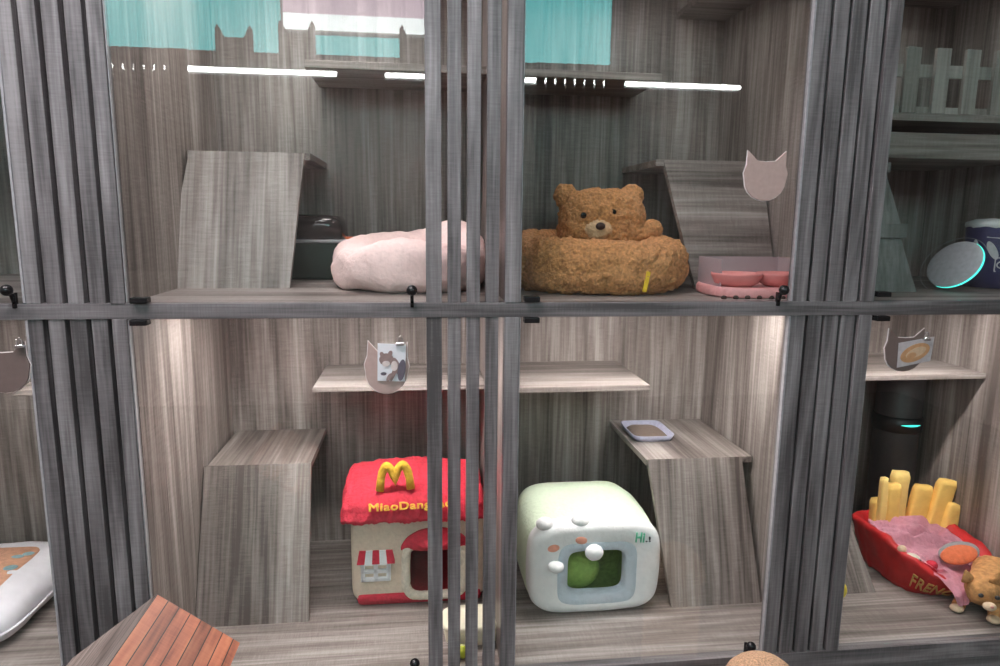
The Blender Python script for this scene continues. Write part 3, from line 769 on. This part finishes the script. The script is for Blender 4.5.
MB().ball((1.654, .058, .474), (.019, .016, .012), 20, 12).build('muzzle', PALEF, ct, True)
MB().ball((1.649, .044, .480), (.005, .004, .0035)).build('nose', plain('pink_nose', (.6, .25, .22), .6), ct, True)
for x, y, z in ((1.629, .144, .4185), (1.692, .076, .4185)): MB().ball((x, y, z), (.020, .018, .0115), 20, 12).build('paw', PALEF, ct, True)

# ------------------------------------------------------------------ upper far right: fence, tree, reflection disc, bucket
pf = thing('picket_fence', (1.5, .35, 1.904), 'little pale wooden picket fence on the top right shelf', 'fence')
for i in range(6):
    x = 1.330+i*.096
    MB().box(x, x+.046, .352, .364, 1.905, 2.09, .001).build('picket', FEN, pf)
MB().box(1.10, 1.885, .364, .374, 2.008, 2.045, .001).build('rail', FEN, pf)
MB().box(1.10, 1.885, .364, .374, 1.905, 1.925, .001).build('rail', FEN, pf)
tt = thing('climbing_tower', (1.31, .25, UF), 'tapered tiered grey board tower like a small tree', 'cat tower')
cxT = 1.305
for z0, z1, a0, a1 in ((UF, 1.538, .132, .085), (1.578, 1.724, .082, .038), (1.752, 1.86, .032, .006)):
    m = MB(); m.loops([[Vector((cxT+sx*a, .30+sy*a*.6, z)) for sx, sy in ((-1, -1), (1, -1), (1, 1), (-1, 1))] for a, z in ((a0, z0+.0005), (a1, z1))]); m.build('tier', TWOOD, tt)
for z0, z1, a in ((1.538, 1.578, .093), (1.724, 1.752, .046)):
    MB().box(cxT-a, cxT+a, .30-a*.7, .30+a*.7, z0, z1, .002).build('ledge', TWOOD, tt)
dk = thing('round_mirror', (1.545, .22, UF), 'pale round disc with a glowing cyan edge leaning by the bucket', 'disc')  # added disc and glowing rim imitate a round reflection in the door
dn = Vector((-.82, -.22, .52)).normalized(); dxv = Vector((.55, -.43, .70)); dxv = (dxv-dn*dxv.dot(dn)).normalized(); dyv = dn.cross(dxv)
DM = Matrix(((dxv.x, dyv.x, dn.x, 1.582), (dxv.y, dyv.y, dn.y, .26), (dxv.z, dyv.z, dn.z, 1.460), (0, 0, 0, 1)))
def dpt(r_, h, n=64): return [DM @ Vector((r_*cos(2*pi*i/n), r_*sin(2*pi*i/n), h)) for i in range(n)]
m = MB(); m.loops([dpt(.074, -.003), dpt(.078, 0), dpt(.078, .004), dpt(.074, .006)]); m.build('disc', plain('pale_disc', (.52, .51, .55), .3), dk, True)
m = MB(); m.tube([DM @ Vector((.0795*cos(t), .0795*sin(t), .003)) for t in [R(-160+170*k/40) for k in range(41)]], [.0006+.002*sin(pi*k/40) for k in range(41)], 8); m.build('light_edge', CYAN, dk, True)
m = MB(); m.tube([DM @ Vector((.094*cos(t)-.004, .094*sin(t)+.008, -.004)) for t in [R(-20+215*k/40) for k in range(41)]], .0008, 6); m.build('outer_rim', GREYM, dk, True)
bk = thing('bucket', (1.79, .42, UF), 'navy bucket with white rabbit ear print and white contents', 'bucket')
bc = (1.802, .36)
m = MB(); m.loops([[Vector((bc[0]+r_*cos(2*pi*k/48), bc[1]+r_*sin(2*pi*k/48), UF+z)) for k in range(48)] for r_, z in ((.072, .001), (.078, .006), (.082, .10), (.086, .19), (.083, .19), (.077, .02))]); m.build('shell', NAVY, bk, True)
m = MB(); m.loops([[Vector((bc[0]+r_*cos(2*pi*k/48), bc[1]+r_*sin(2*pi*k/48), UF+z)) for k in range(48)] for r_, z in ((.076, .17), (.088, .192), (.088, .202), (.06, .212), (.02, .214))]); m.noise(.003, 60).build('contents', PALEW, bk, True)
def on_bucket(x, z):                      # point on the bucket's skin, by angle and height
    a = R(-95)+x/.082; r_ = .0775+.046*z
    return Vector((bc[0]+r_*cos(a), bc[1]+r_*sin(a), UF+z))
pr = MB()
def blob(x, z, a, b, rot=0):
    c, s_ = cos(rot), sin(rot); ring = []
    for k in range(24):
        t = 2*pi*k/24; u, v = a*cos(t), b*sin(t); ring.append((x+u*c-v*s_, z+u*s_+v*c))
    out = [on_bucket(*q) for q in ring]; ax = Vector((bc[0], bc[1], 0)); 
    o2 = [p+(Vector((p.x, p.y, 0))-ax).normalized()*.0012 for p in out]
    pr.loops([out, o2])
blob(-.062, .118, .011, .030, .45); blob(-.108, .118, .010, .032, .1); blob(-.010, .118, .011, .03, -.3)
q = [(-.052, .055), (-.052, .095), (-.03, .098), (.02, .098), (.025, .09), (.025, .055), (-.052, .055)]
pr.tube([on_bucket(*p) for p in q], .0022, 6); pr.tube([on_bucket(-.035+.012*cos(t), .075+.010*sin(t)) for t in [2*pi*k/16 for k in range(17)]], .002, 6)
pr.tube([on_bucket(-.005+.012*cos(t), .075+.010*sin(t)) for t in [2*pi*k/16 for k in range(17)]], .002, 6)
pr.tube([on_bucket(-.08, .158), on_bucket(-.05, .156), on_bucket(-.03, .155)], .0018, 6)
pr.build('print', LGREY, bk)

# drum with glowing band standing in for a glass reflection, lower far right
dr = thing('litter_robot', (1.795, .70, LF), 'dark drum appliance with a cyan light behind the fry bed', 'litter box')
MB().cyl((1.795, .70, LF+.001), .076, .62, 48, .08, bev=.01).build('drum', plain('dark_drum', (.045, .04, .042), .5), dr, True)
MB().cyl((1.795, .70, LF+.405), .086, .06, 48, bev=.006).build('collar', plain('black_collar', (.012, .012, .013), .4), dr, True)
MB().tube([(1.795+.087*cos(t), .70+.087*sin(t), LF+.440) for t in [R(-118+50*k/20) for k in range(21)]], [.001+.003*sin(pi*k/20) for k in range(21)], 8).build('light', CYAN, dr, True)  # glowing streak in place of the reflected cyan one

# ------------------------------------------------------------------ cushion far left
cu = thing('cushion', (-1.3, .48, LF), 'white square cushion with a peach printed top in the bottom left corner', 'cushion')
m = MB(); L = []
for k, (e, z) in enumerate(((.86, .004), (.965, .018), (1.0, .042), (.975, .068), (.86, .088), (.72, .098), (.35, .104), (.1, .105))):
    L.append([Vector((p.x, p.y, LF+z)) for p in sup(-1.30, .47, .185*e, .27*e, 5, 64, z=0)])
m.loops(L); m.noise(.006, 9).build('body', CUSH, cu, True)
m = MB(); m.loops([[Vector((p.x, p.y, LF+.100+h)) for p in sup(-1.345, .47, .125*e, .165*e, 8, 48, z=0)] for e, h in ((1.02, -.006), (1, .004), (.5, .009), (.1, .010))]); pn = m.build('printed_panel', PEACH, cu, True)
random.seed(4); b = MB()
for i in range(14):
    x, y = -1.335+random.uniform(-.11, .11), .47+random.uniform(-.15, .15)
    b.ball((x, y, LF+.107), (random.uniform(.012, .022), random.uniform(.010, .018), .003), 12, 6)
b.build('printed_animals', BLUEP, pn, True)
MB().tube([(p.x, p.y, LF+.042) for p in sup(-1.30, .47, .188, .273, 5, 64, z=0)]+[(sup(-1.30, .47, .188, .273, 5, 64, z=0)[0].x, .47, LF+.042)], .004, 6).build('piping', CUSH, cu, True)

# ================================================================== in front of the glass
ch = thing('cat_house', (-.495, -.55, 0), 'small wooden cat house with red planked roof at bottom left', 'cat house')
ax, rz, ez = -.495, .876, .768
for s_, m_, nm in ((1, REDPL, 'roof_slope'), (-1, GREYPL, 'roof_slope')):
    wd = math.hypot(.142, rz-ez)+.0; ang = math.atan2(rz-ez, .142)
    fm = Matrix.Translation((ax, -.55, rz)) @ Matrix.Rotation(ang*s_, 4, 'Y')
    b = MB(); lo, hi = (0, wd+.004) if s_ > 0 else (-(wd+.022), 0)
    b.loops([[fm @ Vector(p) for p in ((lo, -.2, -.012), (hi, -.2, -.012), (hi, -.2, 0), (lo, -.2, 0))], [fm @ Vector(p) for p in ((lo, .2, -.012), (hi, .2, -.012), (hi, .2, 0), (lo, .2, 0))]])
    o = b.build(nm, m_, ch, frame=fm)
MB().prism([(ax-.115, .53), (ax+.115, .53), (ax+.115, .772), (ax, .857), (ax-.115, .772)], -.385, -.375).build('gable_wall', GREYPL, ch)
MB().prism([(ax-.115, .53), (ax-.055, .53), (ax-.055, .70), (ax+.055, .70), (ax+.055, .53), (ax+.115, .53), (ax+.115, .772), (ax, .857), (ax-.115, .772)], -.725, -.715).build('gable_wall', GREYPL, ch)
for x in (-.115, .105): MB().box(ax+x, ax+x+.01, -.715, -.385, .53, .768).build('side_wall', GREYPL, ch)
MB().box(ax-.13, ax+.13, -.74, -.36, .515, .53, .002).build('floor_board', GREYPL, ch)
for x in (-.11, .09):
    for y in (-.72, -.40): MB().box(ax+x, ax+x+.02, y, y+.02, 0, .515, .002).build('leg', GREYPL, ch)
sd = thing('scratching_post', (.775, -.27, 0), 'sand coloured carpeted post with a domed top at the bottom edge', 'scratching post')
m = MB(); L = []
for k in range(15):
    a = pi/2*k/14; L.append([Vector((.775+.095*cos(a)*cos(t)+0, -.27+.095*cos(a)*sin(t), .498+.10*sin(a))) for t in [2*pi*i/48 for i in range(48)]] if k < 14 else [Vector((.775+.004*cos(t), -.27+.004*sin(t), .598)) for t in [2*pi*i/48 for i in range(48)]])
m.loops(L); m.noise(.0015, 120).build('dome', SAND, sd, True)
MB().cyl((.775, -.27, .02), .085, .480, 40).build('post', SAND, sd, True)
MB().cyl((.775, -.27, 0), .16, .02, 40, bev=.003).build('base', WX, sd)
bpy.context.view_layer.update()
